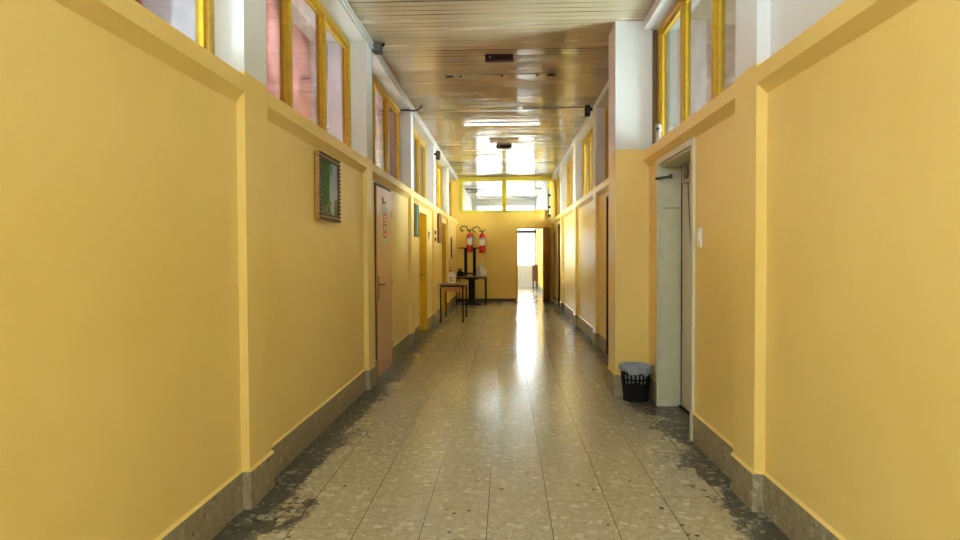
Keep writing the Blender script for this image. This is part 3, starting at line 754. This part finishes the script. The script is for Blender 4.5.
# white jug with red cap
t = thing('jug', 'white plastic jug with red cap on the front table', 'jug', (-1.085, 12.75, 0.74))
def rrect(w, d, r, n=5):
    out = []
    for cx_, cy_, a0 in ((w-r, d-r, 0), (-(w-r), d-r, 90), (-(w-r), -(d-r), 180), (w-r, -(d-r), 270)):
        for i in range(n+1):
            a = math.radians(a0+90*i/n); out.append((cx_+r*math.cos(a), cy_+r*math.sin(a)))
    return out
def loft(bm, secs):
    rings = []
    for (w, d, r, z, ox) in secs: rings.append([bm.verts.new((p[0]+ox, p[1], z)) for p in rrect(w, d, r)])
    n = len(rings[0])
    for a, b in zip(rings, rings[1:]):
        for i in range(n): bm.faces.new((a[i], a[(i+1) % n], b[(i+1) % n], b[i]))
    bm.faces.new(rings[0][::-1]); bm.faces.new(rings[-1])
bm = nb(); loft(bm, [(0.068, 0.05, 0.02, 0, 0), (0.075, 0.055, 0.025, 0.01, 0), (0.075, 0.055, 0.025, 0.14, 0), (0.06, 0.05, 0.025, 0.185, -0.008), (0.03, 0.03, 0.02, 0.215, -0.025), (0.02, 0.02, 0.012, 0.235, -0.03)])
obj('body', bm, M_PLASTIC, t, smooth=True)
bm = nb(); tube(bm, fillet([(-0.005, 0, 0.205), (0.06, 0, 0.205), (0.07, 0, 0.12)], 0.03), 0.011, 8); obj('grip', bm, M_PLASTIC, t, smooth=True)
bm = nb(); lathe(bm, [(0.023, 0.232), (0.024, 0.262), (0.018, 0.268)], cx=-0.03, seg=16); obj('cap', bm, M_RED, t, smooth=True)
bm = nb(); box(bm, -0.05, 0.045, -0.0565, -0.055, 0.035, 0.125); lb = obj('label', bm, M_LABEL, t)
bm = nb(); box(bm, -0.04, 0.0, -0.058, -0.0565, 0.09, 0.115); box(bm, -0.035, 0.03, -0.058, -0.0565, 0.05, 0.06); obj('label_print', bm, M_RED, lb)

# ------------------------------------------------------------------ waste basket beside the pale door
BX, BY = 1.163, 5.785
t = thing('waste_basket', 'black slotted plastic waste basket in front of the square pillar', 'basket', (BX, BY, 0))
bm = nb(); seg = 44; zs = [0.004, 0.05, 0.10, 0.15, 0.19, 0.205, 0.245, 0.26, 0.285, 0.305]
R0, R1, Ht = 0.106, 0.138, 0.31
rad = lambda z: R0+(R1-R0)*z/Ht
rings = [[bm.verts.new((rad(z)*math.cos(2*PI*k/seg), rad(z)*math.sin(2*PI*k/seg), z)) for k in range(seg)] for z in zs]
holes = {3, 5, 7}
for i in range(len(zs)-1):
    for k in range(seg):
        if i in holes and k % 2 == 0: continue
        bm.faces.new((rings[i][k], rings[i][(k+1) % seg], rings[i+1][(k+1) % seg], rings[i+1][k]))
bm.faces.new(rings[0][::-1])
b = obj('body', bm, M_BLACK, t)
so = b.modifiers.new('wall', 'SOLIDIFY'); so.thickness = 0.003; so.offset = -1
bm = nb(); tube(bm, [(rad(Ht)*math.cos(2*PI*k/40), rad(Ht)*math.sin(2*PI*k/40), Ht-0.003) for k in range(40)], 0.006, 8, closed=True); obj('rim', bm, M_BLACK, t, smooth=True)
bm = nb(); lathe(bm, [(R0+0.002, 0.0), (R0+0.006, 0.006), (R0+0.004, 0.014)], seg=40, cap=False); obj('foot_ring', bm, M_BLACK, t, smooth=True)
# liner
k = N('bag_film'); k.col(k.mix(k.noise(k.coord(), 30.0), rgb(168, 184, 204), rgb(222, 230, 240))); k.rough(0.25); k.b.inputs['Alpha'].default_value = 0.6
M_FILM = k.m
bm = nb(); seg = 72; rr = random.Random(5); rings = []
def wav(a, q): return math.sin(3*a+q)*0.5+math.sin(7*a+2*q)*0.3+math.sin(13*a+q*3)*0.2
prof = []
for j in range(13):
    ring = []
    for kk in range(seg):
        a = 2*PI*kk/seg
        hang = max(0.008, 0.034+0.030*wav(a, 1.3)+0.045*max(0, math.cos(a+0.9))**3)
        cr = 0.0022*math.sin(a*19+j*0.7)+0.0015*math.sin(a*31-j)
        if j <= 5:                       # outside fold, from hem up to the rim
            f = j/5; z = Ht-hang*(1-f)+0.008*f; r_ = rad(z)+0.009+0.006*(1-f)*(1+wav(a, 2.0))+cr
        elif j == 6: z = Ht+0.012; r_ = rad(Ht)+0.001+cr
        else:
            f = (j-6)/6; z = Ht+0.012-0.16*f+0.02*wav(a, 0.4)*f; r_ = (rad(Ht)-0.010)*(1-0.35*f)+cr*2+0.012*wav(a, 3.0)*f
        ring.append(bm.verts.new((r_*math.cos(a), r_*math.sin(a), z)))
    rings.append(ring)
for a, b_ in zip(rings, rings[1:]):
    for kk in range(seg): bm.faces.new((a[kk], a[(kk+1) % seg], b_[(kk+1) % seg], b_[kk]))
bm.faces.new(rings[-1])
lin = obj('bin_liner', bm, M_FILM, smooth=True); lin.location = (BX, BY, 0)
tag(lin, 'thin bluish white plastic liner folded over the black basket rim', 'bin liner')

# ------------------------------------------------------------------ owl-like figurine on the right ledge
t = thing('owl_figurine', 'small grey owl figurine on the ledge beside the square pillar', 'figurine', (1.352, 5.76, ZL1+0.015), 0); t.scale = (0.68, 0.68, 0.98)
M_OWL = simple('speckled_grey_clay', rgb(196, 188, 172), 0.6, var=0.25, nsc=60)
bm = nb(); lathe(bm, [(0.034, 0), (0.046, 0.02), (0.052, 0.07), (0.046, 0.11), (0.036, 0.135), (0.044, 0.155), (0.042, 0.185), (0.026, 0.208), (0.008, 0.214)], seg=24); obj('body', bm, M_OWL, t, smooth=True)
for s in (-1, 1):
    e = nb(); bmesh.ops.create_uvsphere(e, u_segments=12, v_segments=8, radius=0.0125); bmesh.ops.translate(e, verts=e.verts, vec=(-0.014+s*0.016, -0.036, 0.168)); obj('eye', e, M_BLACK, t, smooth=True)
    e = nb(); tube(e, [(s*0.022, -0.005, 0.195), (s*0.032, -0.01, 0.228)], [0.012, 0.002], 8); obj('ear_tuft', e, M_OWL, t, smooth=True)
    e = nb(); bmesh.ops.create_uvsphere(e, u_segments=12, v_segments=8, radius=1); bmesh.ops.scale(e, verts=e.verts, vec=(0.014, 0.032, 0.05)); bmesh.ops.translate(e, verts=e.verts, vec=(s*0.046, 0.0, 0.075)); obj('wing', e, simple('darker_clay', rgb(120, 112, 100), 0.6, var=0.2), t, smooth=True)
e = nb(); tube(e, [(-0.010, -0.042, 0.158), (-0.012, -0.058, 0.142)], [0.008, 0.001], 8); obj('beak', e, M_BLACK, t, smooth=True)

# ------------------------------------------------------------------ ceiling things
M_DBROWN = simple('dark_brown_plastic', rgb(48, 26, 18), 0.7, spec=0.2)
def ceiling_box(label, x, y, L, d, hh):
    t = thing('ceiling_fixture', label, 'fixture', (x, y, ZC-0.002))
    bm = nb(); prism(bm, [(-d/2, 0), (d/2, 0), (d/2-0.012, -hh), (-d/2+0.012, -hh)], -L/2, L/2, 'x'); obj('housing', bm, M_DBROWN, t, bevel=0.004)
    bm = nb(); box(bm, -L/2+0.02, L/2-0.02, -d/2+0.022, d/2-0.022, -hh-0.003, -hh+0.002); obj('cover_strip', bm, simple('brown_cover', rgb(64, 38, 26), 0.6, spec=0.2), t)
    bm = nb(); box(bm, -L/2+0.05, -L/2+0.058, -d/2-0.002, -d/2+0.008, -hh*0.7, -hh*0.4); obj('indicator', bm, M_PLASTIC, t)
    return t
ceiling_box('dark brown box fixture on the ceiling planks, the nearer and larger looking one', -0.065, 6.90, 0.30, 0.12, 0.055)
ceiling_box('dark brown box fixture on the ceiling planks beyond the fluorescent tube', -0.03, 12.55, 0.30, 0.12, 0.055)
bm = nb(); box(bm, -0.30, 0.24, 11.85, 12.2, -0.012, 0.0)
o = obj('ceiling_board', bm, simple('tan_board', rgb(196, 160, 112), 0.5)); o.location = (0, 0, ZC-0.002)
tag(o, 'plain tan board patch on the ceiling before the farther brown box', 'board')
# bare mounting rail
t = thing('lamp_rail', 'bare tan lamp mounting rail with dark end clips across the ceiling', 'rail', (-0.06, 7.62, ZC-0.002))
bm = nb(); box(bm, -0.64, 0.64, -0.018, 0.018, -0.008, 0); obj('rail', bm, M_PLANK, t)
for q in (-1, 1):
    bm = nb(); box(bm, q*0.60-0.045, q*0.60+0.045, -0.02, 0.02, -0.022, -0.006); obj('end_clip', bm, M_DBROWN, t)
for q in (-0.47, 0.02, 0.44):
    bm = nb(); tube(bm, [(q, 0, -0.006), (q, 0, -0.022)], 0.016, 10); obj('screw', bm, M_DBROWN, t)
# fluorescent tube
t = thing('fluorescent_lamp', 'lit white fluorescent tube mounted across the ceiling planks', 'lamp', (-0.06, 10.4, ZC-0.002))
k = N('lit_tube'); k.col((1, 1, 1, 1)); k.put(k.b.inputs['Emission Color'], (1, 0.98, 0.95, 1)); k.b.inputs['Emission Strength'].default_value = 1.3
bm = nb(); box(bm, -0.64, 0.64, -0.025, 0.025, -0.012, 0); obj('batten', bm, M_PLASTIC, t, bevel=0.004)
bm = nb(); tube(bm, [(-0.60, 0, -0.028), (0.60, 0, -0.028)], 0.014, 12); obj('tube', bm, k.m, t, smooth=True)
for q in (-1, 1):
    bm = nb(); box(bm, q*0.615-0.015, q*0.615+0.015, -0.02, 0.02, -0.044, -0.008); obj('holder', bm, M_PLASTIC, t, bevel=0.003)
# cable conduits along the left ceiling edge
for nm, (xx, zz, rr_) in (('upper thin white cable conduit along the left ceiling edge', (-1.313, 3.415, 0.010)), ('lower white cable conduit along the left lintel edge', (-1.315, 3.375, 0.009))):
    bm = nb(); rq = random.Random(zz)
    pts = [(xx+rq.uniform(-0.003, 0.003), -2.9+i*0.5, zz+rq.uniform(-0.005, 0.005)) for i in range(42)]
    tube(bm, pts, rr_, 8); tag(obj('cable_conduit', bm, M_PLASTIC, smooth=True), nm, 'conduit')
# junction box with stub cables, camera-like sensors
t = thing('junction_box', 'grey junction box on the cable conduits at the left ceiling edge', 'box', (-1.275, 6.42, 3.375))
bm = nb(); box(bm, -0.045, 0.045, -0.05, 0.05, -0.04, 0.045); obj('housing', bm, M_DGREY, t, bevel=0.008)
bm = nb(); box(bm, -0.035, 0.035, -0.056, -0.05, -0.03, 0.035); obj('lid', bm, simple('grey_lid', rgb(104, 106, 106), 0.5), t, bevel=0.003)
for q in (-0.02, 0.015):
    bm = nb(); tube(bm, [(0.04, q, 0.03), (0.055, q, 0.04), (0.062, q+0.01, 0.055)], 0.007, 8); obj('cable_gland', bm, M_BLACK, t, smooth=True)
bm = nb(); tube(bm, fillet([(-1.47, 9.0, 3.345), (-1.36, 8.98, 3.34), (-1.29, 8.98, 3.33), (-1.22, 9.05, 3.36), (-1.19, 9.10, 3.43)], 0.03), 0.011, 8)
tag(obj('cable', bm, M_BLACK, smooth=True), 'short black cable looping out under the left lintel', 'cable')
def sensor(label, x, y, z, s):
    t = thing('wall_speaker', label, 'speaker', (x, y, z))
    bm = nb(); box(bm, 0, s*0.04, -0.02, 0.02, -0.02, 0.02); obj('bracket', bm, M_BLACK, t)
    bm = nb(); box(bm, s*0.035, s*0.11, -0.06, 0.06, -0.10, 0.055); b = obj('housing', bm, M_BLACK, t, bevel=0.012)
    bm = nb(); box(bm, s*0.045, s*0.10, -0.063, -0.059, -0.085, 0.03); obj('front_grille', bm, M_DGREY, b)
sensor('small black box fixed high on the left pilaster near the end', PXL, 11.98, 3.19, 1)
sensor('small black box fixed under the right ceiling edge beyond the pillar', PXR-0.012, 9.3, 3.39, -1)
bm = nb(); tube(bm, [(1.19, 9.35, 3.425), (0.75, 9.36, 3.428), (0.25, 9.36, 3.43)], 0.007, 8)
tag(obj('cable', bm, M_DBROWN, smooth=True), 'thin dark cable running across the ceiling from the right black box', 'cable')
bm = nb(); box(bm, -1.0, 1.1, 9.57, 9.578, 0, 0.006); o = None; bm.free()

# long open joint in the planks near the pillar
# pipe strip at the right end of the corridor
t = thing('pipe_strip', 'slim grey pipe with black clamps beside the right end of the transom window', 'pipe', (1.195, YE-0.055, 2.30))
bm = nb(); tube(bm, [(0, 0, 0), (0, 0, 0.80)], 0.026, 12); obj('pipe', bm, simple('light_grey_pipe', rgb(190, 194, 188), 0.4), t, smooth=True)
for zz in (0.06, 0.30, 0.62):
    bm = nb(); box(bm, -0.036, 0.036, -0.034, 0.056 if zz < 0.1 else 0.046, zz-0.035, zz+0.035); obj('clamp', bm, M_BLACK, t, bevel=0.006)

# brown cabinet far beyond the open door
t = thing('cabinet', 'dark brown cabinet far beyond the open doorway', 'cabinet', (1.09, 24.3, 0))
M_CAB = woodgrain('dark_red_brown_wood', rgb(92, 52, 42), rgb(116, 70, 56), 0.4)
bm = nb(); box(bm, -0.08, 0.08, -0.3, 0.3, 0.30, 0.90); obj('carcass', bm, M_CAB, t, bevel=0.005)
bm = nb(); box(bm, -0.095, -0.08, -0.28, 0.28, 0.32, 0.88); dr = obj('door', bm, M_CAB, t, bevel=0.004)
bm = nb(); tube(bm, [(-0.095, 0.2, 0.62), (-0.115, 0.2, 0.62)], 0.014, 10); obj('knob', bm, M_BRASS, dr, smooth=True)
for a in (-0.06, 0.06):
    for b_ in (-0.27, 0.27):
        bm = nb(); box(bm, a-0.018, a+0.018, b_-0.018, b_+0.018, 0, 0.30); obj('leg', bm, M_CAB, t)
